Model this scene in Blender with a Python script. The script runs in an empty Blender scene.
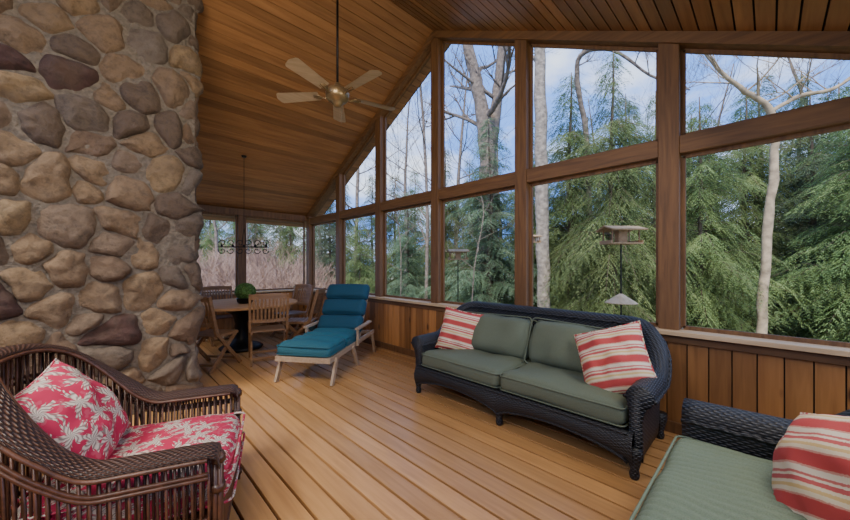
import bpy, bmesh, math, random
from mathutils import Vector, Matrix, noise
R=random.Random(7)
CH=1.34; F=335.0; YAW=math.radians(44.2)
S_,C_=math.sin(YAW),math.cos(YAW)
def P(px,py,d):
    lat=(px-425)/F*d; up=(265-py)/F*d
    return Vector((S_*d+C_*lat, C_*d-S_*lat, CH+up))
col=bpy.context.scene.collection
# ---------------------------------------------------------------- mesh builder
class MB:
    def __init__(s):
        s.v=[];s.f=[];s.t=[];s.m=[];s.uv=[];s.M=Matrix.Identity(4);s.mat=0;s.tint=0.0
    def pt(s,p):
        s.v.append(tuple(s.M@Vector(p)));return len(s.v)-1
    def face(s,ids,uv=None):
        s.f.append(tuple(ids));s.t.append(s.tint);s.m.append(s.mat);s.uv.append(uv)
    def box(s,a,b,rot=None):
        x0,y0,z0=a;x1,y1,z1=b
        ps=[(x0,y0,z0),(x1,y0,z0),(x1,y1,z0),(x0,y1,z0),(x0,y0,z1),(x1,y0,z1),(x1,y1,z1),(x0,y1,z1)]
        i=[s.pt(p) for p in ps]
        for q in ((3,2,1,0),(4,5,6,7),(0,1,5,4),(1,2,6,5),(2,3,7,6),(3,0,4,7)): s.face([i[k] for k in q])
    def beam(s,p,q,w,h,up=(0,0,1)):
        p=Vector(p);q=Vector(q);d=(q-p).normalized();u=Vector(up);sd=d.cross(u).normalized();u=sd.cross(d).normalized()
        i=[]
        for c in (p,q):
            for a,b in ((-1,-1),(1,-1),(1,1),(-1,1)): i.append(s.pt(c+sd*a*w/2+u*b*h/2))
        for q4 in ((0,1,2,3),(7,6,5,4),(4,5,1,0),(5,6,2,1),(6,7,3,2),(7,4,0,3)): s.face([i[k] for k in q4])
    def tube(s,pts,r,n=8,closed=False,cap=True):
        pts=[Vector(p) for p in pts];m=len(pts)
        rs=r if isinstance(r,(list,tuple)) else [r]*m
        T=[]
        for k in range(m):
            a=pts[(k-1)%m] if (closed or k>0) else pts[k]
            b=pts[(k+1)%m] if (closed or k<m-1) else pts[k]
            T.append((b-a).normalized())
        ref=Vector((0,0,1)) if abs(T[0].z)<.9 else Vector((1,0,0))
        N=T[0].cross(ref).normalized();rings=[];L=0
        for k in range(m):
            N=(N-T[k]*N.dot(T[k]))
            if N.length<1e-5: N=T[k].orthogonal()
            N.normalize();B=T[k].cross(N)
            if k: L+=(pts[k]-pts[k-1]).length
            rings.append(([s.pt(pts[k]+(N*math.cos(2*math.pi*j/n)+B*math.sin(2*math.pi*j/n))*rs[k]) for j in range(n)],L))
        for k in range(m if closed else m-1):
            A,la=rings[k];Bq,lb=rings[(k+1)%m]
            w=2*math.pi*rs[k]/n
            for j in range(n):
                j2=(j+1)%n
                s.face((A[j],A[j2],Bq[j2],Bq[j]),((la,j*w),(la,(j+1)*w),(lb,(j+1)*w),(lb,j*w)))
        if cap and not closed:
            s.face(rings[0][0][::-1]);s.face(rings[-1][0])
    def lathe(s,prof,c=(0,0,0),n=24):
        c=Vector(c);rings=[]
        for r,z in prof: rings.append([s.pt(c+Vector((max(r,1e-4)*math.cos(2*math.pi*j/n),max(r,1e-4)*math.sin(2*math.pi*j/n),z))) for j in range(n)])
        for k in range(len(prof)-1):
            for j in range(n):
                j2=(j+1)%n
                s.face((rings[k][j],rings[k][j2],rings[k+1][j2],rings[k+1][j]),((j*.02,prof[k][1]),((j+1)*.02,prof[k][1]),((j+1)*.02,prof[k+1][1]),(j*.02,prof[k+1][1])))
        s.face(rings[0][::-1]);s.face(rings[-1])
    def grid(s,nu,nv,fn,uvf=None,flip=False):
        ids=[[s.pt(fn(i/nu,j/nv)) for j in range(nv+1)] for i in range(nu+1)]
        for i in range(nu):
            for j in range(nv):
                q=[ids[i][j],ids[i+1][j],ids[i+1][j+1],ids[i][j+1]]
                uv=[uvf(a/nu,b/nv) for a,b in ((i,j),(i+1,j),(i+1,j+1),(i,j+1))] if uvf else None
                if flip: q=q[::-1]; uv=uv[::-1] if uv else None
                s.face(q,uv)
        return ids
    def build(s,name,mats,parent=None,smooth=False,weld=0,bevel=0,label=None,kind=None,cat=None,angle=None):
        me=bpy.data.meshes.new(name);me.from_pydata(s.v,[],s.f)
        for m in (mats if isinstance(mats,(list,tuple)) else [mats]): me.materials.append(m)
        me.polygons.foreach_set('material_index',s.m)
        if smooth: me.polygons.foreach_set('use_smooth',[True]*len(s.f))
        at=me.attributes.new('tint','FLOAT','FACE');at.data.foreach_set('value',s.t)
        if any(u for u in s.uv):
            ul=me.uv_layers.new(name='UVMap');flat=[]
            for fc,u in zip(s.f,s.uv):
                if u:
                    for c in u: flat.extend(c)
                else: flat.extend([0.0]*(2*len(fc)))
            ul.data.foreach_set('uv',flat)
        if weld:
            bm=bmesh.new();bm.from_mesh(me);bmesh.ops.remove_doubles(bm,verts=bm.verts,dist=weld)
            bmesh.ops.recalc_face_normals(bm,faces=bm.faces);bm.to_mesh(me);bm.free()
        me.update()
        o=bpy.data.objects.new(name,me);col.objects.link(o)
        if bevel:
            b=o.modifiers.new('bevel','BEVEL');b.width=bevel;b.segments=2;b.limit_method='ANGLE'
        if parent: o.parent=parent
        if label:o['label']=label
        if kind:o['kind']=kind
        if cat:o['category']=cat
        return o
def thing(name,label,cat,loc=(0,0,0),rz=0,group=None,rot=None):
    e=bpy.data.objects.new(name,None);e.empty_display_size=.1;col.objects.link(e)
    e.location=loc;e.rotation_euler=rot if rot else (0,0,rz)
    e['label']=label;e['category']=cat
    if group:e['group']=group
    return e
def dup(e,loc,rz=None,scale=None,label=None):
    n=e.copy();col.objects.link(n);n.location=loc
    if rz is not None:n.rotation_euler=(0,0,rz)
    if scale is not None:n.scale=(scale,)*3 if not isinstance(scale,tuple) else scale
    if label:n['label']=label
    for c in list(e.children):
        k=c.copy();col.objects.link(k);k.parent=n
    return n
# ---------------------------------------------------------------- materials
def base(name,rough=.6):
    m=bpy.data.materials.new(name);m.use_nodes=True;nt=m.node_tree;b=nt.nodes['Principled BSDF'];b.inputs['Roughness'].default_value=rough
    return m,nt,b
def nd(nt,t,**k):
    n=nt.nodes.new(t)
    for a,v in k.items():
        setattr(n,a,v)
    return n
def math_(nt,op,a,b=None,c=None):
    n=nt.nodes.new('ShaderNodeMath');n.operation=op
    for i,x in enumerate((a,b,c)):
        if x is None:continue
        if isinstance(x,(int,float)):n.inputs[i].default_value=x
        else:nt.links.new(x,n.inputs[i])
    return n.outputs[0]
def ramp(nt,fac,stops,interp='LINEAR'):
    n=nt.nodes.new('ShaderNodeValToRGB');cr=n.color_ramp;cr.interpolation=interp
    while len(cr.elements)<len(stops):cr.elements.new(.5)
    for e,(p,c) in zip(cr.elements,stops):e.position=p;e.color=(*c,1)
    nt.links.new(fac,n.inputs[0]);return n.outputs[0]
def bump(nt,b,h,strength=.3,dist=.01):
    n=nd(nt,'ShaderNodeBump');n.inputs['Strength'].default_value=strength;n.inputs['Distance'].default_value=dist
    nt.links.new(h,n.inputs['Height']);nt.links.new(n.outputs[0],b.inputs['Normal'])
def tintmul(nt,colr,amt):
    at=nd(nt,'ShaderNodeAttribute',attribute_name='tint')
    v=math_(nt,'MULTIPLY_ADD',at.outputs['Fac'],amt,1.0)
    h=nd(nt,'ShaderNodeHueSaturation');nt.links.new(v,h.inputs['Value']);nt.links.new(colr,h.inputs['Color']);return h.outputs[0],at
def wood(name,c1,c2,axis=0,scale=1.0,rough=.5,tint=.3,knots=False,spec=.5):
    m,nt,b=base(name,rough);b.inputs['Specular IOR Level'].default_value=spec
    tc=nd(nt,'ShaderNodeTexCoord');mp=nd(nt,'ShaderNodeMapping')
    sc=[22*scale]*3;sc[axis]=1.6*scale;mp.inputs['Scale'].default_value=sc
    at=nd(nt,'ShaderNodeAttribute',attribute_name='tint')
    off=nd(nt,'ShaderNodeCombineXYZ');o=math_(nt,'MULTIPLY',at.outputs['Fac'],37.0)
    for i in range(3):nt.links.new(o,off.inputs[i])
    nt.links.new(tc.outputs['Object'],mp.inputs['Vector']);nt.links.new(off.outputs[0],mp.inputs['Location'])
    nz=nd(nt,'ShaderNodeTexNoise');nz.inputs['Scale'].default_value=1;nz.inputs['Detail'].default_value=6;nz.inputs['Distortion'].default_value=.6
    nt.links.new(mp.outputs[0],nz.inputs['Vector'])
    c=ramp(nt,nz.outputs['Fac'],[(.3,c1),(.7,c2)])
    if knots:
        mp2=nd(nt,'ShaderNodeMapping');s2=[7]*3;s2[axis]=2.6;mp2.inputs['Scale'].default_value=s2
        nt.links.new(tc.outputs['Object'],mp2.inputs['Vector'])
        vo=nd(nt,'ShaderNodeTexVoronoi');vo.inputs['Scale'].default_value=1;nt.links.new(mp2.outputs[0],vo.inputs['Vector'])
        k=ramp(nt,vo.outputs['Distance'],[(.07,(1,1,1)),(.17,(0,0,0))])
        mx=nd(nt,'ShaderNodeMix',data_type='RGBA');nt.links.new(k,mx.inputs[0]);nt.links.new(c,mx.inputs[6]);mx.inputs[7].default_value=(c1[0]*.3,c1[1]*.25,c1[2]*.25,1)
        c=mx.outputs[2]
    c,_=tintmul(nt,c,tint);nt.links.new(c,b.inputs['Base Color'])
    bump(nt,b,nz.outputs['Fac'],.15,.004);return m
def plain(name,c,rough=.6,metal=0,nscale=60,amt=.12,bs=.2,bd=.003,tint=0):
    m,nt,b=base(name,rough);b.inputs['Metallic'].default_value=metal
    tc=nd(nt,'ShaderNodeTexCoord');nz=nd(nt,'ShaderNodeTexNoise');nz.inputs['Scale'].default_value=nscale;nz.inputs['Detail'].default_value=4
    nt.links.new(tc.outputs['Object'],nz.inputs['Vector'])
    cc=ramp(nt,nz.outputs['Fac'],[(.3,tuple(x*(1-amt) for x in c)),(.7,tuple(min(1,x*(1+amt)) for x in c))])
    if tint:cc,_=tintmul(nt,cc,tint)
    nt.links.new(cc,b.inputs['Base Color']);bump(nt,b,nz.outputs['Fac'],bs,bd);return m
def wicker(name,c1,c2,a=.013,bb=.02,rough=.5):
    m,nt,b=base(name,rough)
    uv=nd(nt,'ShaderNodeUVMap');sx=nd(nt,'ShaderNodeSeparateXYZ');nt.links.new(uv.outputs[0],sx.inputs[0])
    U,V=sx.outputs[0],sx.outputs[1]
    va=math_(nt,'DIVIDE',V,a);row=math_(nt,'FLOOR',va)
    hv=math_(nt,'ABSOLUTE',math_(nt,'SINE',math_(nt,'MULTIPLY',va,math.pi)))
    ph=math_(nt,'MULTIPLY_ADD',row,math.pi,math_(nt,'MULTIPLY',U,math.pi/bb))
    hu=math_(nt,'MULTIPLY_ADD',math_(nt,'SINE',ph),.5,.5)
    h=math_(nt,'MULTIPLY',hv,hu)
    c=ramp(nt,h,[(0,c1),(.8,c2)]);nt.links.new(c,b.inputs['Base Color']);bump(nt,b,h,.9,.006);return m
def stripes(name,period,stops,rough=.85,axis=0):
    m,nt,b=base(name,rough)
    uv=nd(nt,'ShaderNodeUVMap');sx=nd(nt,'ShaderNodeSeparateXYZ');nt.links.new(uv.outputs[0],sx.inputs[0])
    nw=nd(nt,'ShaderNodeTexNoise');nw.inputs['Scale'].default_value=160;nt.links.new(uv.outputs[0],nw.inputs['Vector'])
    jit=math_(nt,'MULTIPLY_ADD',nw.outputs['Fac'],.05,50.0)
    f=math_(nt,'FRACT',math_(nt,'ADD',math_(nt,'DIVIDE',sx.outputs[axis],period),jit))
    c=ramp(nt,f,stops,'CONSTANT');nt.links.new(c,b.inputs['Base Color'])
    nz=nd(nt,'ShaderNodeTexNoise');nz.inputs['Scale'].default_value=250;bump(nt,b,nz.outputs['Fac'],.3,.003);return m
def floral(name):
    m,nt,b=base(name,.85)
    uv=nd(nt,'ShaderNodeUVMap')
    def layer(scale,k,seed,th,fringe=0.0,fk=31):
        mp=nd(nt,'ShaderNodeMapping');mp.inputs['Location'].default_value=(seed,seed*1.7,0);nt.links.new(uv.outputs[0],mp.inputs['Vector'])
        nw=nd(nt,'ShaderNodeTexNoise');nw.inputs['Scale'].default_value=16;nt.links.new(mp.outputs[0],nw.inputs['Vector'])
        wv=nd(nt,'ShaderNodeVectorMath',operation='MULTIPLY_ADD');nt.links.new(nw.outputs['Color'],wv.inputs[0]);wv.inputs[1].default_value=(.045,.045,0);nt.links.new(mp.outputs[0],wv.inputs[2])
        vo=nd(nt,'ShaderNodeTexVoronoi',voronoi_dimensions='2D');vo.inputs['Scale'].default_value=scale
        nt.links.new(wv.outputs[0],vo.inputs['Vector'])
        sb=nd(nt,'ShaderNodeVectorMath',operation='SUBTRACT');nt.links.new(wv.outputs[0],sb.inputs[0]);nt.links.new(vo.outputs['Position'],sb.inputs[1])
        s=nd(nt,'ShaderNodeSeparateXYZ');nt.links.new(sb.outputs[0],s.inputs[0])
        ang=math_(nt,'ARCTAN2',s.outputs[1],s.outputs[0]);cx=nd(nt,'ShaderNodeSeparateColor');nt.links.new(vo.outputs['Color'],cx.inputs[0])
        an=math_(nt,'MULTIPLY_ADD',cx.outputs[0],6.0,math_(nt,'MULTIPLY',ang,float(k)))
        pet=math_(nt,'MULTIPLY_ADD',math_(nt,'SINE',an),.36,.64)
        fr=math_(nt,'MULTIPLY_ADD',math_(nt,'SINE',math_(nt,'MULTIPLY',ang,float(fk))),fringe,1)
        lim=math_(nt,'MULTIPLY',math_(nt,'MULTIPLY',pet,th),fr)
        shade=math_(nt,'MULTIPLY_ADD',math_(nt,'SINE',math_(nt,'MULTIPLY_ADD',vo.outputs['Distance'],34.0,math_(nt,'MULTIPLY',an,2.0))),.5,.5)
        return math_(nt,'LESS_THAN',vo.outputs['Distance'],lim),shade
    m1,d1=layer(8.8,5,3.1,.62,.32,27);m2,d2=layer(17,3,9.3,.40)
    def mix(f,a,bcol):
        mx=nd(nt,'ShaderNodeMix',data_type='RGBA');nt.links.new(f,mx.inputs[0])
        if isinstance(a,tuple):mx.inputs[6].default_value=(*a,1)
        else:nt.links.new(a,mx.inputs[6])
        if isinstance(bcol,tuple):mx.inputs[7].default_value=(*bcol,1)
        else:nt.links.new(bcol,mx.inputs[7])
        return mx.outputs[2]
    c=mix(m2,(.42,.014,.06),(.45,.05,.095))
    leaf=ramp(nt,d1,[(.1,(.22,.17,.15)),(.45,(.44,.38,.32)),(.8,(.58,.51,.43))])
    c=mix(m1,c,leaf)
    nt.links.new(c,b.inputs['Base Color'])
    nz=nd(nt,'ShaderNodeTexNoise');nz.inputs['Scale'].default_value=250;bump(nt,b,nz.outputs['Fac'],.2,.002);return m
M_floor=wood('deck_wood',(.43,.218,.078),(.58,.31,.118),axis=1,scale=1.2,rough=.30,tint=.14)
M_ceil=wood('ceiling_pine',(.235,.102,.035),(.36,.172,.064),axis=0,rough=.48,tint=.28)
M_side=wood('siding_pine',(.28,.118,.033),(.46,.21,.065),axis=2,rough=.5,tint=.4,knots=True)
M_post=wood('post_wood',(.105,.048,.016),(.205,.097,.032),axis=2,scale=1.6,rough=.6,tint=.2)
M_rail=wood('rail_wood',(.105,.048,.016),(.205,.097,.032),axis=1,scale=1.6,rough=.6,tint=.2)
M_sill=wood('sill_wood',(.52,.36,.20),(.68,.50,.30),axis=1,rough=.6,spec=.3)
M_feed=wood('feeder_wood',(.30,.20,.11),(.44,.31,.18),axis=1,rough=.8,spec=.2)
M_dark=plain('gap_dark',(.008,.005,.003),.9)
M_teak=wood('weathered_teak',(.32,.225,.14),(.47,.35,.235),axis=0,rough=.6)
M_table=wood('table_teak',(.42,.21,.08),(.58,.31,.13),axis=0,rough=.85,spec=.15)
M_teak_dark=wood('chair_teak',(.19,.095,.04),(.31,.165,.072),axis=0,rough=.5)
M_wick=wicker('dark_wicker',(.005,.006,.008),(.045,.05,.06))
M_wbrown=wicker('brown_wicker',(.015,.006,.004),(.105,.044,.024),a=.009,bb=.012,rough=.45)
M_rattan=plain('rattan_cane',(.080,.031,.016),.38,nscale=30,amt=.4,tint=.35)
M_green=plain('green_fabric',(.122,.148,.100),.9,nscale=220,amt=.15)
M_green2=plain('sage_fabric',(.165,.215,.145),.9,nscale=220,amt=.15)
M_blue=plain('blue_fabric',(.010,.068,.112),.85,nscale=200,amt=.2)
M_teal=plain('teal_fabric',(.022,.12,.16),.85,nscale=200,amt=.2)
M_str=stripes('striped_fabric',.150,[(0,(.50,.065,.06)),(.30,(.62,.30,.22)),(.34,(.74,.63,.44)),(.44,(.66,.47,.20)),(.52,(.74,.63,.44)),(.60,(.55,.11,.10)),(.70,(.76,.66,.50)),(.76,(.58,.16,.13)),(.82,(.76,.66,.50)),(.95,(.62,.30,.22))])
M_flor=floral('floral_fabric')
M_iron=plain('black_iron',(.012,.011,.010),.5,metal=.6)
M_brass=plain('antique_brass',(.34,.24,.12),.35,metal=.7)
M_blade=wood('blade_wood',(.50,.37,.22),(.66,.51,.33),axis=0,rough=.4)
M_bark=plain('grey_bark',(.23,.18,.14),.95,nscale=9,amt=.4,bs=.7,bd=.06)
M_barkg=plain('light_grey_bark',(.31,.26,.205),.95,nscale=9,amt=.4,bs=.7,bd=.06)
M_barkp=plain('pale_bark',(.40,.30,.185),.9,nscale=7,amt=.4,bs=.5,bd=.03)
M_barkd=plain('conifer_bark',(.15,.11,.075),.95,nscale=9,amt=.4)
M_redtwig=plain('shrub_twig',(.40,.26,.19),.95,nscale=2,amt=.3)
def leafmat(name,c1,c2,sc=1.0):
    m,nt,b=base(name,.8)
    tc=nd(nt,'ShaderNodeTexCoord');nz=nd(nt,'ShaderNodeTexNoise');nz.inputs['Scale'].default_value=1.3;nz.inputs['Detail'].default_value=3
    nt.links.new(tc.outputs['Object'],nz.inputs['Vector'])
    c=ramp(nt,nz.outputs['Fac'],[(.35,c1),(.65,c2)]);c,_=tintmul(nt,c,.55)
    oi=nd(nt,'ShaderNodeObjectInfo');hs=nd(nt,'ShaderNodeHueSaturation')
    nt.links.new(math_(nt,'MULTIPLY_ADD',oi.outputs['Random'],.45,.72),hs.inputs['Value']);nt.links.new(math_(nt,'MULTIPLY_ADD',oi.outputs['Random'],.04,.49),hs.inputs['Hue']);nt.links.new(c,hs.inputs['Color']);c=hs.outputs[0]
    nt.links.new(c,b.inputs['Base Color'])
    tr=nd(nt,'ShaderNodeBsdfTranslucent');nt.links.new(c,tr.inputs['Color'])
    ms=nd(nt,'ShaderNodeMixShader');ms.inputs[0].default_value=.45
    nt.links.new(b.outputs[0],ms.inputs[1]);nt.links.new(tr.outputs[0],ms.inputs[2])
    nt.links.new(ms.outputs[0],nt.nodes['Material Output'].inputs['Surface'])
    return m
M_hem=leafmat('hemlock_needles',(.19,.25,.085),(.335,.385,.145))
M_spr=leafmat('spruce_needles',(.16,.225,.125),(.27,.335,.19))
M_bud=leafmat('topiary_leaves',(.14,.30,.06),(.25,.45,.12))
m,nt,b=base('river_stone',.8);M_stone=m
at=nd(nt,'ShaderNodeAttribute',attribute_name='tint')
pc=ramp(nt,at.outputs['Fac'],[(0,(.20,.125,.075)),(.16,(.27,.175,.10)),(.32,(.17,.125,.09)),(.44,(.30,.195,.105)),(.58,(.15,.10,.066)),(.70,(.235,.16,.105)),(.82,(.21,.165,.125)),(.91,(.085,.036,.028)),(.955,(.33,.22,.11))],'CONSTANT')
tc=nd(nt,'ShaderNodeTexCoord');nz=nd(nt,'ShaderNodeTexNoise');nz.inputs['Scale'].default_value=16;nz.inputs['Detail'].default_value=10;nz.inputs['Roughness'].default_value=.78
nt.links.new(tc.outputs['Object'],nz.inputs['Vector'])
v=ramp(nt,nz.outputs['Fac'],[(.3,(.28,.28,.28)),(.52,(.85,.85,.85)),(.75,(1.0,1.0,1.0))])
mx=nd(nt,'ShaderNodeMix',data_type='RGBA',blend_type='MULTIPLY');mx.inputs[0].default_value=1;nt.links.new(pc,mx.inputs[6]);nt.links.new(v,mx.inputs[7])
nz2=nd(nt,'ShaderNodeTexNoise');nz2.inputs['Scale'].default_value=5;nz2.inputs['Detail'].default_value=3;nt.links.new(tc.outputs['Object'],nz2.inputs['Vector'])
f2=ramp(nt,nz2.outputs['Fac'],[(.45,(0,0,0)),(.7,(.4,.4,.4))])
mx2=nd(nt,'ShaderNodeMix',data_type='RGBA');nt.links.new(f2,mx2.inputs[0]);nt.links.new(mx.outputs[2],mx2.inputs[6]);mx2.inputs[7].default_value=(.16,.108,.07,1)
nt.links.new(mx2.outputs[2],b.inputs['Base Color']);bump(nt,b,nz.outputs['Fac'],1.0,.04)
M_mort=plain('mortar',(.135,.108,.08),.95,nscale=40,amt=.3,bs=.9,bd=.02)
m,nt,b=base('garden_ground',.95);M_gnd=m
tc=nd(nt,'ShaderNodeTexCoord');nz=nd(nt,'ShaderNodeTexNoise');nz.inputs['Scale'].default_value=.6;nz.inputs['Detail'].default_value=10
nt.links.new(tc.outputs['Object'],nz.inputs['Vector'])
c=ramp(nt,nz.outputs['Fac'],[(.35,(.17,.22,.09)),(.5,(.26,.24,.14)),(.65,(.34,.27,.18))]);nt.links.new(c,b.inputs['Base Color']);bump(nt,b,nz.outputs['Fac'],.5,.1)
# ---------------------------------------------------------------- room
D=3.3; Y0,YR,Y1=-.72,3.21,7.13; XW=-1.7
RZ=4.55; SL=.537; SLS=.503
def zc(y):return RZ-(SL if y>YR else SLS)*abs(y-YR)
mb=MB()
x=XW
while x<D+.05:
    mb.mat=0;mb.tint=R.uniform(-1,1)
    mb.box((x+.008,Y0,-.03),(x+.132,Y1,0));x+=.14
mb.mat=1;mb.tint=0;mb.box((XW,Y0,-.08),(D+.1,Y1,-.034))
mb.build('floor',[M_floor,M_dark],kind='structure',bevel=.002)
mb=MB()
w=.115
for sg in (1,-1):
    L=(Y1-YR+.35)
    dy=w*math.cos(math.atan(SL))
    for k in range(int(L/dy)+1):
        ya=YR+sg*(k*dy+.005);yb=YR+sg*((k+1)*dy-.006)
        mb.tint=R.uniform(-1,1);mb.mat=0
        za,zb=zc(ya),zc(yb)
        i=[mb.pt(p) for p in ((XW,ya,za),(D+.35,ya,za),(D+.35,yb,zb),(XW,yb,zb),(XW,ya,za+.03),(D+.35,ya,za+.03),(D+.35,yb,zb+.03),(XW,yb,zb+.03))]
        for q in ((3,2,1,0),(4,5,6,7),(0,1,5,4),(1,2,6,5),(2,3,7,6),(3,0,4,7)):mb.face([i[t] for t in q])
    mb.mat=1;mb.tint=0
    ye=YR+sg*(Y1-YR+.4);ze=zc(ye)
    i=[mb.pt(p) for p in ((XW,YR,RZ+.02),(D+.38,YR,RZ+.02),(D+.38,ye,ze+.02),(XW,ye,ze+.02),(XW,YR,RZ+.1),(D+.38,YR,RZ+.1),(D+.38,ye,ze+.1),(XW,ye,ze+.1))]
    for q in ((3,2,1,0),(4,5,6,7),(0,1,5,4),(1,2,6,5),(2,3,7,6),(3,0,4,7)):mb.face([i[t] for t in q])
mb.build('ceiling',[M_ceil,M_dark],kind='structure')
def siding(name,p0,p1,axis,pos,z1=.78):
    mb=MB();u=p0
    while u<p1-.01:
        e=min(u+.13,p1);mb.mat=0;mb.tint=R.uniform(-1,1)
        if axis=='y':mb.box((pos,u+.004,0),(pos+.02,e-.004,z1))
        else:mb.box((u+.004,pos,0),(e-.004,pos+.02,z1))
        u+=.13
    mb.mat=1;mb.tint=0
    if axis=='y':mb.box((pos+.012,p0,0),(pos+.12,p1,z1))
    else:mb.box((p0,pos+.012,0),(p1,pos+.12,z1))
    return mb.build(name,[M_side,M_dark],kind='structure')
siding('wall_east',Y0,Y1,'y',D)
siding('wall_north',XW,D,'x',Y1)
siding('wall_south',XW,D,'x',Y0-.13)
tn=[0]
def trim(fn,mat,bev=.004):
    tn[0]+=1;mb=MB();fn(mb);return mb.build('trim_%d'%tn[0],mat,kind='structure',bevel=bev)
mb=MB();mb.box((XW-.1,Y0,0),(XW,Y1,2.2));mb.build('wall_west',M_side,kind='structure')
mb=MB();mb.box((D-.025,Y0,0),(D,Y1,.09));mb.build('baseboard_east',M_post,kind='structure',bevel=.004)
mb=MB();mb.box((XW,Y1-.025,0),(D-.025,Y1,.09));mb.build('baseboard_north',M_post,kind='structure',bevel=.004)
trim(lambda m:m.box((D-.07,Y0,.785),(D+.16,Y1,.82)),M_sill)
trim(lambda m:m.box((D-.02,Y0,.72),(D,Y1,.785)),M_rail)
trim(lambda m:m.box((XW,Y1-.07,.79),(D-.07,Y1+.16,.82)),M_sill)
trim(lambda m:m.box((XW,Y0-.16,.79),(D-.07,Y0+.03,.82)),M_sill)
PY=[-.72,.57,1.90,3.21,4.52,5.82,7.11]
for y in PY:
    trim(lambda m:m.box((D,y-.07,.82),(D+.14,y+.07,zc(y)-.02)),M_post)
def railx(m):
    for a,b2 in zip(PY[:-1],PY[1:]):m.box((D+.01,a+.07,2.23),(D+.13,b2-.07,2.37))
trim(railx,M_rail)
def rake(sg):
    def f(m):
        ye=YR+sg*3.95
        m.beam((D+.06,YR,zc(YR)-.045),(D+.06,ye,zc(ye)-.045),.17,.085)
    return f
trim(rake(1),M_rail);trim(rake(-1),M_rail)
for x in (1.98,.62,-.7):
    trim(lambda m:m.box((x-.06,Y1,.82),(x+.06,Y1+.12,2.42)),M_post)
    trim(lambda m:m.box((x-.06,Y0-.12,.82),(x+.06,Y0,2.5)),M_post)
trim(lambda m:m.box((XW,Y1-.01,2.3),(D,Y1+.13,2.42)),M_post)
trim(lambda m:m.box((XW,Y0-.13,2.36),(D,Y0+.01,2.5)),M_post)
wn=[0]
def win(poly,axis,pos,t=.028):
    wn[0]+=1;mb=MB();n=len(poly)
    for i in range(n):
        a,b2=poly[i],poly[(i+1)%n]
        if axis=='y':mb.beam((pos,a[0],a[1]),(pos,b2[0],b2[1]),.03,t,up=(1,0,0))
        else:mb.beam((a[0],pos,a[1]),(b2[0],pos,b2[1]),.03,t,up=(0,1,0))
    mb.build('window_%d'%wn[0],M_post,kind='structure')
for a,b2 in zip(PY[:-1],PY[1:]):
    a+=.085;b2-=.085
    win([(a,.835),(b2,.835),(b2,2.215),(a,2.215)],'y',D+.09)
    za,zb=zc(a)-.108,zc(b2)-.108
    if min(za,zb)>2.42:win([(a,2.385),(b2,2.385),(b2,zb),(a,za)],'y',D+.09,.022)
for a,b2 in ((2.04,3.27),(.68,1.92),(-.64,.56)):
    win([(a+.02,.835),(b2-.02,.835),(b2-.02,2.285),(a+.02,2.285)],'x',Y1+.06)
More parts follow.
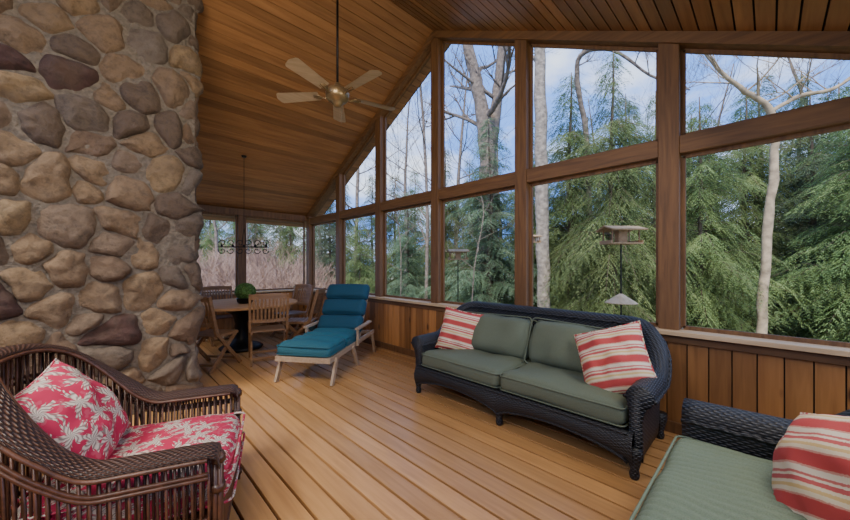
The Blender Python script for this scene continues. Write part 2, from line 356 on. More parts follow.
# ---------------------------------------------------------------- chimney
def clip(poly,mid,nrm):
    out=[]
    for i in range(len(poly)):
        a=poly[i];b2=poly[(i+1)%len(poly)]
        da=(a[0]-mid[0])*nrm[0]+(a[1]-mid[1])*nrm[1];db=(b2[0]-mid[0])*nrm[0]+(b2[1]-mid[1])*nrm[1]
        if da<=0:out.append(a)
        if (da<0)!=(db<0) and abs(da-db)>1e-9:
            t=da/(da-db);out.append((a[0]+(b2[0]-a[0])*t,a[1]+(b2[1]-a[1])*t))
    return out
def stones(mb,a0,a1,z0,z1,cw,chh,fn,rnd,depth=.075):
    seeds=[];nr=max(1,round((z1-z0)/chh));nc=max(1,round((a1-a0)/cw))
    for r in range(nr):
        for c in range(nc+(r%2)):
            sx=a0+(c+.5-(.5 if r%2 else 0))*(a1-a0)/nc
            sx=min(max(sx,a0+.07),a1-.09)
            seeds.append((sx+rnd.uniform(-.38,.38)*cw*(0 if sx<a0+.08 or sx>a1-.1 else 1),z0+(r+.5+rnd.uniform(-.38,.38))*(z1-z0)/nr,rnd.uniform(0,.024)*(cw/.32)**2))
    for i,s in enumerate(seeds):
        poly=[(a0,z0),(a1,z0),(a1,z1),(a0,z1)]
        for j,q in enumerate(seeds):
            if i==j:continue
            dx,dz=q[0]-s[0],q[1]-s[1];d2=dx*dx+dz*dz
            if d2>1.2:continue
            t=.5+(s[2]-q[2])/(2*d2) if d2>.004 else .5
            t=max(.22,min(.78,t))
            poly=clip(poly,(s[0]+dx*t,s[1]+dz*t),(dx,dz))
            if len(poly)<3:break
        if len(poly)<3:continue
        cx=sum(p[0] for p in poly)/len(poly);cz=sum(p[1] for p in poly)/len(poly)
        for _ in range(3):
            q=[]
            for k in range(len(poly)):
                a=poly[k];b2=poly[(k+1)%len(poly)]
                q.append((a[0]*.80+b2[0]*.20,a[1]*.80+b2[1]*.20));q.append((a[0]*.20+b2[0]*.80,a[1]*.20+b2[1]*.80))
            poly=q
        av=sum(math.hypot(p[0]-cx,p[1]-cz) for p in poly)/len(poly)
        if av<.025:continue
        ph=rnd.uniform(0,50)
        poly=[(p[0]+noise.noise(Vector((p[0]*11,p[1]*11,ph)))*.028,p[1]+noise.noise(Vector((p[0]*11,ph,p[1]*11)))*.028) for p in poly]
        k0=1+.002/av
        mb.tint=rnd.random();mb.mat=0;dp=depth*rnd.uniform(.75,1.3)*min(1,av/.12)
        sx_,sz_=rnd.uniform(-.2,.2),rnd.uniform(-.2,.2)
        rings=[]
        for r in (1,.97,.92,.84,.72,.56,.38,.18):
            ring=[]
            for p in poly:
                h=dp*(1-r**3.0)**.6
                ax,az=cx+(p[0]-cx)*k0*r,cz+(p[1]-cz)*k0*r
                nn=noise.noise(Vector((ax*7+ph,az*7,ph)))*.04+noise.noise(Vector((ax*22+ph,az*22,ph)))*.014
                h+=(nn+sx_*(ax-cx)+sz_*(az-cz))*(1-r**5)
                ring.append(mb.pt(fn(ax,az,h-.012)))
            rings.append(ring)
        n=len(poly)
        for a in range(len(rings)-1):
            for k in range(n):
                mb.face((rings[a][k],rings[a][(k+1)%n],rings[a+1][(k+1)%n],rings[a+1][k]))
        mb.face(rings[-1])
YC=3.98;XC=.68
rnd=random.Random(58)
chim=thing('stone_chimney','tall fieldstone chimney of rounded brown and tan river stones','chimney',(0,0,0))
def ff(a,z,h):
    t=max(0,(a-(XC-.3))/.36)
    wob=.04*math.sin(z*8.3+1.2*math.sin(z*3.1))+.05*noise.noise(Vector((1.3,2.1,z*5)))
    return (a+t*t*(wob),YC-h+.10*max(0,t-.45)**2*2.5,z)
mb=MB();stones(mb,-1.3,XC+.06,0,4.12,.295,.23,ff,rnd)
def rf(a,z,h):return (XC+h*.8,a,z)
stones(mb,YC+.02,YC+1.0,0,3.5,.3,.24,rf,rnd)
mb.build('stone_facing',M_stone,chim,smooth=True)
mb=MB()
i=[mb.pt(p) for p in ((-1.3,YC,0),(XC,YC,0),(XC,YC+1,0),(-1.3,YC+1,0),(-1.3,YC,zc(YC)-.005),(XC,YC,zc(YC)-.005),(XC,YC+1,zc(YC+1)-.005),(-1.3,YC+1,zc(YC+1)-.005))]
for q in ((3,2,1,0),(4,5,6,7),(0,1,5,4),(1,2,6,5),(2,3,7,6),(3,0,4,7)):mb.face([i[t] for t in q])
def mf(u,v):
    a=-1.3+(XC+.03+1.3)*u;z=4.13*v
    return ff(a,z,.015+.010*noise.noise(Vector((a*14,z*14,3))))
mb.grid(70,150,mf)
mb.build('mortar_core',M_mort,chim)
hea=thing('stone_hearth','low fieldstone hearth ledge at the foot of the chimney','hearth')
mb=MB();stones(mb,2.95,YC-.07,0,.3,.34,.28,lambda a,z,h:(-.42+h*.6,a,z),rnd)
stones(mb,-1.3,-.36,0,.3,.3,.28,lambda a,z,h:(a,3.0-h*.6,z),rnd)
stones(mb,-1.3,-.38,2.97,YC-.07,.4,.35,lambda a,z,h:(a,z,.3+h*.5),rnd)
mb.build('stone_facing',M_stone,hea,smooth=True)
mb=MB();mb.box((-1.3,3.0,0),(-.42,YC-.08,.3));mb.build('mortar_core',M_mort,hea)
# ---------------------------------------------------------------- soft goods
TT=[-1,-.985,-.96,-.92,-.85,-.7,-.5,-.25,0,.25,.5,.7,.85,.92,.96,.985,1]
def boxcush(mb,w,d,h,r=.04,puff=.02,ribs=None,wr_=.008,ra=.011):
    H=(w/2,d/2,h/2);I=(w/2-r,d/2-r,h/2-r)
    def mp(p):
        q=[p[i]*H[i] for i in range(3)];c=[max(-I[i],min(I[i],q[i])) for i in range(3)]
        dv=Vector([q[i]-c[i] for i in range(3)])
        if dv.length>1e-9:dv=dv.normalized()*r
        o=Vector(c)+dv
        pf=puff*(1-p[0]**4)*(1-p[1]**4)*(1 if p[2]>0 else -1)*abs(p[2])
        wr=noise.noise(Vector((o.x*5,o.y*5,o.z*3+w*9)))*wr_
        if ribs and p[2]>.5:
            ax,n=ribs;pf-=ra*(abs(math.cos(math.pi*n*(p[ax]+1)/2))**5)
        o.z+=pf+wr
        if puff>.035:
            o.x*=1-.05*(p[1]**2)*abs(p[0])**3;o.y*=1-.07*(p[0]**2)*abs(p[1])**3
        return o
    def tls(ax):
        if ribs and ax==ribs[0]:
            n=ribs[1]*6;return sorted(set(TT[:5]+TT[-5:]+[-1+2*k/n for k in range(n+1)]))
        return TT
    for ax in range(3):
        for sgn in (-1,1):
            a,b2=[(1,2),(2,0),(0,1)][ax];ta,tb=tls(a),tls(b2)
            ids=[]
            for u in ta:
                rw=[]
                for v in tb:
                    p=[0,0,0];p[ax]=sgn;p[a]=u;p[b2]=v;rw.append((mb.pt(mp(p)),(p[0]*H[0]+p[2]*.1,p[1]*H[1]+p[2]*.1)))
                ids.append(rw)
            for i in range(len(ta)-1):
                for j in range(len(tb)-1):
                    q=[ids[i][j],ids[i+1][j],ids[i+1][j+1],ids[i][j+1]]
                    if sgn<0:q=q[::-1]
                    mb.face([t[0] for t in q],[t[1] for t in q])
def piping(mb,w,d,z,r=.006,rc=.04):
    pts=[]
    for cx,cy,a0 in ((w/2-rc,d/2-rc,0),(-w/2+rc,d/2-rc,90),(-w/2+rc,-d/2+rc,180),(w/2-rc,-d/2+rc,270)):
        for k in range(5):
            a=math.radians(a0+k*22.5);pts.append((cx+rc*math.cos(a),cy+rc*math.sin(a),z))
    mb.tube(pts,r,6,closed=True)
def cushion(name,parent,mat,w,d,h,M,r=.04,puff=.02,pipe=True,ribs=None,label=None,wr=.008,ra=.011):
    mb=MB();mb.M=M;boxcush(mb,w,d,h,r,puff,ribs,wr,ra)
    if pipe:
        for z in (h/2-r*.35,-h/2+r*.35):piping(mb,w-.004,d-.004,z)
    return mb.build(name,mat,parent,smooth=True,weld=.0002,label=label)
def pillow(name,label,mat,w,hh,th,M,seed=1,sag=.0):
    e=thing(name,label,'throw pillow');e.matrix_world=M
    mb=MB()
    def f(sg):
        def g(u,v):
            a,b2=u*2-1,v*2-1
            k=(max(0,1-abs(a)**2.4)**.55)*(max(0,1-abs(b2)**2.4)**.55)
            pin=1-.07*(1-abs(b2)**2)*abs(a)**3;pin2=1-.07*(1-abs(a)**2)*abs(b2)**3
            z=sg*th/2*k+noise.noise(Vector((a*2.2,b2*2.2,seed)))*.03*k+noise.noise(Vector((a*5,b2*5,seed+4)))*.008*k-sag*(a*a+b2*b2)*.5
            return (a*w/2*pin,b2*hh/2*pin2,z)
        return g
    uvf=lambda u,v:((u-.5)*w+seed,(v-.5)*hh)
    mb.grid(30,30,f(1),uvf);mb.grid(30,30,f(-1),uvf,flip=True)
    mb.build('pillow_cover',mat,e,smooth=True,weld=.0003)
    mb=MB();pts=[]
    for s,(a,b2) in enumerate((((-1,-1),(1,-1)),((1,-1),(1,1)),((1,1),(-1,1)),((-1,1),(-1,-1)))):
        for k in range(12):
            t=k/12;x=a[0]+(b2[0]-a[0])*t;y=a[1]+(b2[1]-a[1])*t
            pin=1-.07*(1-abs(y)**2)*abs(x)**3;pin2=1-.07*(1-abs(x)**2)*abs(y)**3
            pts.append((x*w/2*pin,y*hh/2*pin2,-sag*(x*x+y*y)*.5))
    mb.tube(pts,.005,6,closed=True);mb.build('piping',mat,e,smooth=True)
    return e
def TR(x,y,z,rx=0,ry=0,rz=0):
    return Matrix.Translation((x,y,z))@Matrix.Rotation(math.radians(rz),4,'Z')@Matrix.Rotation(math.radians(ry),4,'Y')@Matrix.Rotation(math.radians(rx),4,'X')
# ---------------------------------------------------------------- wicker seats
def upath(W,Dp,rc,front=.0,n=10,step=.05):
    out=[];h=W/2
    ny=max(2,int((Dp-rc-front)/step))
    for k in range(ny):out.append((Vector((h,front+(Dp-rc-front)*k/ny,0)),Vector((1,0,0))))
    for k in range(n+1):
        a=math.pi/2*k/n;out.append((Vector((h-rc+rc*math.cos(a),Dp-rc+rc*math.sin(a),0)),Vector((math.cos(a),math.sin(a),0))))
    nx=max(2,int((W-2*rc)/step))
    for k in range(1,nx):out.append((Vector((h-rc-(W-2*rc)*k/nx,Dp,0)),Vector((0,1,0))))
    for k in range(n+1):
        a=math.pi/2+math.pi/2*k/n;out.append((Vector((-h+rc+rc*math.cos(a),Dp-rc+rc*math.sin(a),0)),Vector((math.cos(a),math.sin(a),0))))
    for k in range(1,ny+1):out.append((Vector((-h,Dp-rc-(Dp-rc-front)*k/ny,0)),Vector((-1,0,0))))
    return out
def sm(a,b2,x):
    t=max(0,min(1,(x-a)/(b2-a)));return t*t*(3-2*t)
def wicker_sofa(name,label,W,Dp,loc,rz,ncush,cmat,bmat,ribs=None,Hb=.88,Ha=.575,nback=2,bz=.60,ar=.062):
    e=thing(name,label,'sofa',loc,math.radians(rz))
    Wi=W-.24-(ar-.062)*3;Di=Dp-.12
    path=upath(Wi,Di,.24,front=.03)
    mb=MB();prev=None;s=0;pp=None;first=None
    for (p,n) in path:
        if pp is not None:s+=(p-pp).length
        pp=p
        fy=p.y/Di
        H=Ha+.02*fy+(Hb-Ha)*sm(.50,1.0,fy)
        fr=1-sm(0,.22,fy)
        r=ar-(ar-.046)*sm(.6,1,fy)
        cx=r*.8;sec=[(0,.14),(0,.26),(0,.36),(-.0,H-2*r-.02)]
        for k in range(0,11):
            a=math.radians(190-k*25);sec.append((cx+r*math.cos(a)*1.08,H-r+r*math.sin(a)))
        sec+=[(.075,H-2*r-.05),(.07,.35),(.065+.01*fr,.2),(.06+.02*fr,.12),(.0,.12)]
        ring=[];v=0;pv=None
        for (o,z) in sec:
            if pv:v+=math.hypot(o-pv[0],z-pv[1])
            pv=(o,z);ring.append((mb.pt(p+n*o+Vector((0,0,z))),(s,v)))
        if prev:
            for k in range(len(ring)-1):
                q=(prev[k],ring[k],ring[k+1],prev[k+1]);mb.face([t[0] for t in q],[t[1] for t in q])
        else:first=ring
        prev=ring
    mb.face([t[0] for t in first],[(mb.v[t[0]][0],mb.v[t[0]][2]) for t in first])
    mb.face([t[0] for t in prev][::-1],[(mb.v[t[0]][0],mb.v[t[0]][2]) for t in prev][::-1])
    mb.build('wicker_frame',M_wick,e,smooth=True)
    mb=MB()
    for side in (-1,1):
        pts=[]
        for j,(p,n) in enumerate(path):
            fy=p.y/Di;H=Ha+.02*fy+(Hb-Ha)*sm(.50,1.0,fy)
            r=ar-(ar-.046)*sm(.6,1,fy)
            pts.append(p+n*(r*.8+side*(r*1.08+.004))+Vector((0,0,H-r-.01+.004*(-1)**j)))
        mb.tube(pts,.011,7)
    mb.build('braided_edge',M_wick,e,smooth=True)
    mb=MB();mb.box((-Wi/2+.002,.03,.24),(Wi/2-.002,Di-.01,.285));mb.build('seat_deck',M_wick,e)
    mb=MB()
    nl=3 if W>1.8 else 2
    def bot(x):
        t=(x/(Wi/2)+1)/2*(nl-1);f=t-math.floor(t) if t<nl-1 else 1.0
        return .10+.085*math.sin(math.pi*f)**.6 if 0<f<1 else .10
    N=60
    for yy,fl in ((.0,False),(.03,True)):
        mb.grid(N,8,lambda u,v:(-Wi/2-.03+(Wi+.06)*u,yy-.03*math.sin(math.pi*v)*(0 if fl else 1),bot(max(-Wi/2,min(Wi/2,-Wi/2+Wi*u)))*(1-v)+.29*v),lambda u,v:(Wi*u,.2*v),flip=fl)
    mb.grid(N,1,lambda u,v:(-Wi/2-.03+(Wi+.06)*u,.03*v,.29),lambda u,v:(Wi*u,.03*v),flip=False)
    mb.tube([(-Wi/2+Wi*u/N,.003,bot(-Wi/2+Wi*u/N)) for u in range(N+1)],.012,6)
    mb.tube([(-Wi/2+Wi*u/N,-.006,.285) for u in range(N+1)],.012,6)
    mb.build('apron',M_wick,e,smooth=True)
    lx=[-Wi/2-.03,Wi/2+.03]+([0] if nl==3 else [])
    for x in lx:
        for y in (.035,Di):
            if x==0 and y>.1:y=Di-.02
            mb=MB();mb.lathe([(.02,0),(.026,.01),(.03,.03),(.024,.06),(.034,.1),(.046,.15),(.046,.2)],(x,y,0),14);mb.build('leg',M_wick,e,smooth=True)
    cw=(Wi-.03)/ncush
    for k in range(ncush):
        x=-Wi/2+.015+cw*(k+.5)
        cushion('seat_cushion',e,cmat,cw-.008,Di-.07,.15,TR(x,(Di)/2-.025,.365),r=.055,puff=.025,ribs=ribs,pipe=True,wr=.025)
    bw=(Wi-.14)/nback
    for k in range(nback):
        x=-Wi/2+.07+bw*(k+.5)
        cushion('back_cushion',e,bmat,bw+.01,.43,.17,TR(x,Di-.14,bz,rx=68,rz=(4 if k%2 else -3),ry=(3 if k%2 else -2)),r=.08,puff=.06,wr=.08)
    return e
sofa=wicker_sofa('wicker_sofa','dark wicker sofa with sage green cushions below the screened wall',2.19,.86,(2.37,1.58,0),-90,2,M_green,M_green,Hb=.90,ar=.072,Ha=.585)
love=wicker_sofa('wicker_loveseat','dark wicker loveseat with ribbed pale green cushions',1.66,.98,(1.58,.36,0),180,1,M_green2,M_green2,ribs=(0,30),Ha=.60,ar=.08)
def orient(pos,normal,up,roll=0):
    n=Vector(normal).normalized();u=Vector(up);xx=u.cross(n).normalized();u=n.cross(xx)
    M=Matrix((xx,u,n)).transposed().to_4x4()
    return Matrix.Translation(pos)@M@Matrix.Rotation(math.radians(roll),4,'Z')
pillow('throw_pillow','red and cream striped throw pillow on green sofa cushion',M_str,.46,.43,.16,orient((2.77,2.32,.63),(-.85,-.40,.33),(0,0,1),80),1)
pillow('throw_pillow','red and cream striped throw pillow leaning on sofa arm',M_str,.52,.48,.18,orient((2.68,.80,.65),(-.86,.02,.42),(0,0,1),112),2,sag=.05)
pillow('throw_pillow','red and yellow striped throw pillow on the wicker loveseat',M_str,.52,.50,.25,orient((1.85,-.18,.585),(-.5,.8,.45),(0,0,1),112),3,sag=.05)
# ---------------------------------------------------------------- rattan armchair
CX,CY,CA=.46,1.98,70
ac=thing('rattan_armchair','brown rattan barrel armchair with pink floral cushions','armchair',(CX,CY,0),math.radians(CA))
W,Dp=.69,.80
path=upath(W,Dp,.32,front=.0,n=20,step=.027)
def HH(p):
    fy=p.y/Dp;return .57+.01*fy+.38*sm(.42,1.02,fy)
mb=MB()
for j,(p,n) in enumerate(path):
    H=HH(p);mb.tint=R.uniform(-1,1)
    mb.tube([p+Vector((0,0,.24)),p+Vector((0,0,H*.6)),p+n*.0+Vector((0,0,H-.01))],.0055,5)
    mb.tube([p+n*.07+Vector((0,0,H-.02)),p+n*.055+Vector((0,0,H*.55)),p+n*.03+Vector((0,0,.09))],.0055,5)
mb.build('cane_spindles',M_rattan,ac,smooth=True)
mb=MB();pr=[(path[0][0]+Vector((0,-.04,-.05)),path[0][1])]+[(path[0][0]+Vector((0,-.03,-.01)),path[0][1])]+path+[(path[-1][0]+Vector((0,-.03,-.01)),path[-1][1])]+[(path[-1][0]+Vector((0,-.04,-.05)),path[-1][1])]
rings=[];s=0;pp=None;ns=14
for p,n in pr:
    H=HH(Vector((p.x,max(0,p.y),0)))+p.z
    c=Vector((p.x,p.y,0))
    if pp is not None:s+=(c-pp).length
    pp=c;ring=[]
    for k in range(ns):
        a=2*math.pi*k/ns
        ring.append((mb.pt(c+n*(.034+.060*math.cos(a))+Vector((0,0,H+.022*math.sin(a)))),k*.02))
    rings.append((ring,s))
for (A,sa),(B_,sb_) in zip(rings[:-1],rings[1:]):
    for k in range(ns):
        k2=(k+1)%ns;va=k*.02;vb=(k+1)*.02
        mb.face((A[k][0],A[k2][0],B_[k2][0],B_[k][0]),((sa,va),(sa,vb),(sb_,vb),(sb_,va)))
mb.face([q[0] for q in rings[0][0]]);mb.face([q[0] for q in rings[-1][0]][::-1])
mb.build('arm_rail',M_wbrown,ac,smooth=True)
mb=MB()
for z,o,r in ((.26,.0,.012),(.29,.045,.012),(.09,.035,.013),(.12,.035,.010)):
    mb.tint=R.uniform(-1,1);pts=[p+n*o+Vector((0,0,z)) for p,n in path];mb.tube(pts,r,7)
    mb.tube([pts[0],pts[-1]],r,7)
mb.tube([p+n*.070+Vector((0,0,HH(p)*.86)) for p,n in path],.009,5)
mb.tube([p+n*.070+Vector((0,0,HH(p)*.83)) for p,n in path],.009,5)
mb.tube([p+n*.098+Vector((0,0,HH(p)-.01)) for p,n in path],.009,5)
mb.tube([p-n*.028+Vector((0,0,HH(p)-.01)) for p,n in path],.009,5)
mb.build('binding_rails',M_rattan,ac,smooth=True)
mb=MB();N=26
for k in range(N+1):
    x=-W/2+W*k/N;mb.tint=R.uniform(-1,1);mb.tube([(x,-.03,.28),(x,-.03,.09)],.006,6)
mb.tube([(-W/2,-.03,.28),(W/2,-.03,.28)],.014,7);mb.tube([(-W/2,-.03,.09),(W/2,-.03,.09)],.012,7)
mb.box((-W/2,-.03,.245),(W/2,Dp-.14,.265))
mb.build('seat_base',M_rattan,ac,smooth=False)
for x,y in ((-W/2-.04,-.03),(W/2+.04,-.03),(-W/2+.06,Dp-.05),(W/2-.06,Dp-.05)):
    mb=MB()
    for k in range(4):
        mb.tint=R.uniform(-1,1);a=k*math.pi/2+.78;mb.tube([(x+.012*math.cos(a),y+.012*math.sin(a),0),(x+.012*math.cos(a),y+.012*math.sin(a),.56 if y<0 else .3)],.011,6)
    for z in ((.03,.2,.4,.52) if y<0 else (.03,.2)):mb.tube([(x,y,z),(x,y,z+.03)],.028,8)
    mb.build('leg',M_rattan,ac,smooth=True)
cushion('seat_cushion',ac,M_flor,.68,.74,.16,TR(0,.29,.37),r=.06,puff=.04,wr=.02)
pM=Matrix.Translation((CX,CY,0))@Matrix.Rotation(math.radians(CA),4,'Z')
pillow('throw_pillow','pink pillow with pale palm leaf print on rattan chair',M_flor,.47,.47,.19,orient(pM@Vector((-.06,.55,.665)),pM.to_3x3()@Vector((-.10,-.82,.50)),(0,0,1),14),4,sag=.02)
# ---------------------------------------------------------------- chaise
FX=Vector((1.63,3.64,0))
chs=thing('chaise_lounge','weathered wooden chaise lounge with raised teal cushioned back','chaise lounge',FX,math.radians(36))
mb=MB()
for y in (-.32,.32):
    mb.beam((0,y,.28),(1.5,y,.32),.03,.06)
for k in range(14):
    x=.03+k*.075;mb.beam((x,-.32,.305),(x,.32,.305),.045,.016)
mb.beam((0,-.335,.28),(0,.335,.28),.03,.06);mb.beam((1.48,-.32,.31),(1.48,.32,.31),.03,.05)
mb.build('bed_frame',M_teak,chs,bevel=.004)
for y in (-.34,.34):
    mb=MB();mb.beam((.14,y,.28),(.02,y,0),.03,.055,up=(1,0,0));mb.build('leg',M_teak,chs,bevel=.003)
    mb=MB();mb.beam((.62,y,.29),(.80,y,0),.03,.055,up=(1,0,0));mb.build('leg',M_teak,chs,bevel=.003)
    mb=MB();mb.beam((1.38,y,.31),(1.50,y,0),.03,.055,up=(1,0,0));mb.build('leg',M_teak,chs,bevel=.003)
    mb=MB();mb.beam((.70,y*1.07,.50),(1.22,y*1.07,.52),.055,.025);mb.beam((.74,y*1.07,.49),(.74,y*1.07,.28),.028,.04,up=(1,0,0));mb.build('armrest',M_teak,chs,bevel=.003)
ba=math.radians(58)
mb=MB();bx=1.0
def bk(t):return (bx+math.cos(ba)*t,0,.32+math.sin(ba)*t)
for y in (-.28,.28):mb.beam((bx,y,.32),(bk(.76)[0],y,bk(.76)[2]),.025,.04,up=(1,0,0))
for k in range(9):
    p=bk(.06+k*.082);mb.beam((p[0],-.28,p[2]),(p[0],.28,p[2]),.05,.014,up=(math.cos(ba),0,math.sin(ba)))
mb.beam((bk(.6)[0],0,bk(.6)[2]),(1.46,0,.32),.03,.03,up=(0,1,0))
mb.build('backrest',M_teak,chs,bevel=.003)
for a,b2 in ((.0,.49),(.49,.98)):
    cushion('seat_cushion',chs,M_teal,b2-a-.004,.65,.13,TR((a+b2)/2-.02,0,.38),r=.055,puff=.034,ribs=(0,2),ra=.024,wr=.02)
for k in range(3):
    a=.04+k*.25;p=bk(a+.13)
    nx,nz=-math.sin(ba),math.cos(ba)
    cushion('back_cushion',chs,M_blue,.252,.65,.14,Matrix.Translation((p[0]+nx*.083,0,p[2]+nz*.083))@Matrix.Rotation(-ba,4,'Y'),r=.06,puff=.034,pipe=False,wr=.02)
# ---------------------------------------------------------------- dining set
TX,TY=1.64,5.92
tb=thing('dining_table','round wooden patio table with dark pedestal base','table',(TX,TY,0))
mb=MB();mb.lathe([(.80,.70),(.84,.705),(.845,.72),(.84,.735),(.80,.74),(.0,.74)],n=48)
mb.build('table_top',M_table,tb)
mb=MB();mb.lathe([(.30,0),(.32,.03),(.28,.06),(.16,.1),(.10,.2),(.09,.4),(.13,.55),(.30,.66),(.45,.69),(.45,.70)],n=24);mb.build('pedestal',M_iron,tb,smooth=True)
pl=thing('topiary_plant','small round green topiary in a low pot on table','potted plant',(TX+.0,TY-.2,.742));pl.scale=(1.25,1.25,1.1)
mb=MB();mb.lathe([(.07,0),(.09,.02),(.10,.07),(.105,.075),(.09,.075)]);mb.build('pot',M_iron,pl,smooth=True)
mb=MB()
for k in range(2200):
    z=R.uniform(-1,1);a=R.uniform(0,6.28);q=math.sqrt(1-z*z);n=Vector((q*math.cos(a),q*math.sin(a),z))
    c=Vector((0,0,.17))+n*R.uniform(.105,.118);t=n.orthogonal().normalized();t=Matrix.Rotation(R.uniform(0,6.28),3,n)@t;bn=n.cross(t);mb.tint=R.uniform(-1,1)
    i=[mb.pt(c-t*.011),mb.pt(c+bn*.007+n*.004),mb.pt(c+t*.011+n*.006),mb.pt(c-bn*.007)];mb.face(i)
mb.lathe([(0.0,.06),(.06,.08),(.1,.15),(.09,.22),(.0,.27)],n=12)
mb.build('foliage',M_bud,pl)
def dchair():
    e=thing('dining_chair','slatted wooden folding chair at the round table','chair',group='slatted chairs around the dining table')
    mb=MB()
    for k in range(7):
        y=-.20+k*.062;mb.beam((-.2,y,.44),(.2,y,.44),.05,.014)
    for x in (-.2,.2):mb.beam((x,-.22,.425),(x,.21,.425),.022,.03)
    mb.build('seat',M_teak_dark,e,bevel=.002)
    mb=MB()
    for x in (-.22,.22):mb.beam((x,.17,.44),(x,.30,.95),.028,.045,up=(0,1,0))
    def bowed(t0,hh):
        ar_=.012 if t0>.6 else 0
        for dy,fl in ((0,False),(.016,True)):
            mb.grid(12,1,lambda u,v:(-.22+.44*u,.165+dy+.13*t0+.045*math.sin(math.pi*u),.44+.50*t0+hh*v+ar_*math.sin(math.pi*u)),flip=fl)
        mb.grid(12,1,lambda u,v:(-.22+.44*u,.165+.016*v+.13*t0+.045*math.sin(math.pi*u),.44+.50*t0+hh+ar_*math.sin(math.pi*u)))
    bowed(.25,.045);bowed(.88,.07)
    for k in range(9):
        u=(k+1)/10;x=-.22+.44*u;o=.045*math.sin(math.pi*u)
        mb.beam((x,.173+.13*.28+o,.44+.50*.3),(x,.173+.13*.9+o,.44+.50*.9),.022,.012,up=(0,1,0))
    mb.build('backrest',M_teak_dark,e)
    for x in (-.225,.225):
        mb=MB();mb.beam((x,-.24,0),(x,.17,.46),.024,.045,up=(0,1,0));mb.build('leg',M_teak_dark,e,bevel=.002)
        mb=MB();mb.beam((x*.9,.27,0),(x*.9,-.19,.44),.024,.045,up=(0,1,0));mb.build('leg',M_teak_dark,e,bevel=.002)
    mb=MB();mb.beam((-.2,-.17,.08),(.2,-.17,.08),.02,.03);mb.build('stretcher',M_teak_dark,e,bevel=.002)
    mb=MB();mb.beam((-.2,.2,.08),(.2,.2,.08),.02,.03);mb.build('stretcher',M_teak_dark,e,bevel=.002)
    return e
c0=dchair()
def place(e,x,y,face):
    e.location=(x,y,0);e.rotation_euler=(0,0,math.atan2(face[1],face[0])+math.pi/2);e.scale=(1.05,1.05,1.0)
place(c0,1.72,4.96,(.3,1))
for x,y,fc in ((1.06,5.14,(.75,.6)),(2.38,5.34,(-.65,.55)),(2.60,6.30,(-1,-.3)),(1.55,6.66,(.1,-1))):
    c=dup(c0,(0,0,0));place(c,x,y,fc)
pt=thing('flower_pot','small blue glazed pot on the deck floor','pot',(2.95,6.3,0))
mb=MB();mb.lathe([(.09,0),(.12,.05),(.15,.2),(.16,.26),(.17,.27),(.15,.27),(.14,.24),(.0,.22)]);mb.build('pot_body',plain('blue_glaze',(.05,.12,.16),.2),pt,smooth=True)
cp=P(244,247,5.4)
ch=thing('candle_chandelier','black wrought iron candle holder hanging on a chain','chandelier',cp,math.radians(-38))
mb=MB()
for y in (-.07,.07):mb.tube([(-.36,y,0),(.36,y,0)],.006,6)
for x in (-.36,-.12,.12,.36):mb.tube([(x,-.07,0),(x,.07,0)],.006,6)
for sg in (-1,1):
    for q in (.06,.2,.33):
        pts=[(sg*(q+.055*math.cos(a)*(1-a/9)),0,.06+.06*math.sin(a)*(1-a/9)) for a in [k*.5 for k in range(14)]];mb.tube(pts,.006,5)
        pts=[(sg*(q+.055*math.cos(a)*(1-a/9)),0,-.06-.055*math.sin(a)*(1-a/9)) for a in [k*.5 for k in range(14)]];mb.tube(pts,.006,5)
for sg in (-1,1):mb.tube([(sg*.03,0,.02),(sg*.02,0,.16),(0,0,.3)],.005,5)
mb.build('iron_frame',M_iron,ch,smooth=True)
for x in (-.34,-.17,0,.17,.34):
    mb=MB();mb.lathe([(.006,0),(.016,.01),(.018,.035),(.012,.035)],(x,0,.0),10);mb.build('candle_cup',M_iron,ch,smooth=True)
mb=MB();top=zc(cp.y)-cp.z;mb.tube([(0,0,.3),(0,0,top-.002)],.004,5);mb.lathe([(.03,top-.03),(.04,top-.002)],n=12);mb.build('chain',M_iron,ch)
# ---------------------------------------------------------------- fan
fp=Vector((1.82,YR,3.15))
fan=thing('ceiling_fan','antique brass ceiling fan with five pale wood blades','ceiling fan',fp,math.radians(-14))
mb=MB();mb.lathe([(.0,-.13),(.03,-.125),(.05,-.10),(.06,-.07),(.10,-.06),(.12,-.03),(.125,.02),(.11,.05),(.07,.075),(.035,.1),(.02,.13)],n=28);mb.build('motor_housing',M_brass,fan,smooth=True)
mb=MB();mb.tube([(0,0,.1),(0,0,RZ-fp.z-.02)],.012,10);mb.lathe([(.02,RZ-fp.z-.12),(.06,RZ-fp.z-.06),(.07,RZ-fp.z-.03)],n=20);mb.build('downrod',M_iron,fan,smooth=True)
mb=MB();mb.tube([(.04,0,-.12),(.04,0,-.3)],.002,4);mb.build('pull_chain',M_brass,fan)
for k in range(5):
    a=k*2*math.pi/5;Mr=Matrix.Rotation(a,4,'Z')
    mb=MB();mb.M=Mr@Matrix.Rotation(math.radians(12),4,'X')
    def prof(u):
        w=.058+.02*u;e=1-max(0,(u-.9)/.1)**2
        return w*math.sqrt(max(e,.02))
    for z,fl in ((.004,False),(-.004,True)):
        mb.grid(24,4,lambda u,v:(.2+.47*u,(v*2-1)*prof(u),z),flip=fl)
    mb.build('blade',M_blade,fan,smooth=False)
    mb=MB();mb.M=Mr;mb.tube([(.09,0,-.02),(.14,0,-.03),(.19,0,-.008),(.26,0,-.006)],.010,8);mb.tube([(.15,0,-.02),(.20,.035,-.008),(.25,.03,-.006)],.006,6);mb.tube([(.15,0,-.02),(.20,-.035,-.008),(.25,-.03,-.006)],.006,6);mb.build('blade_bracket',M_brass,fan,smooth=True)
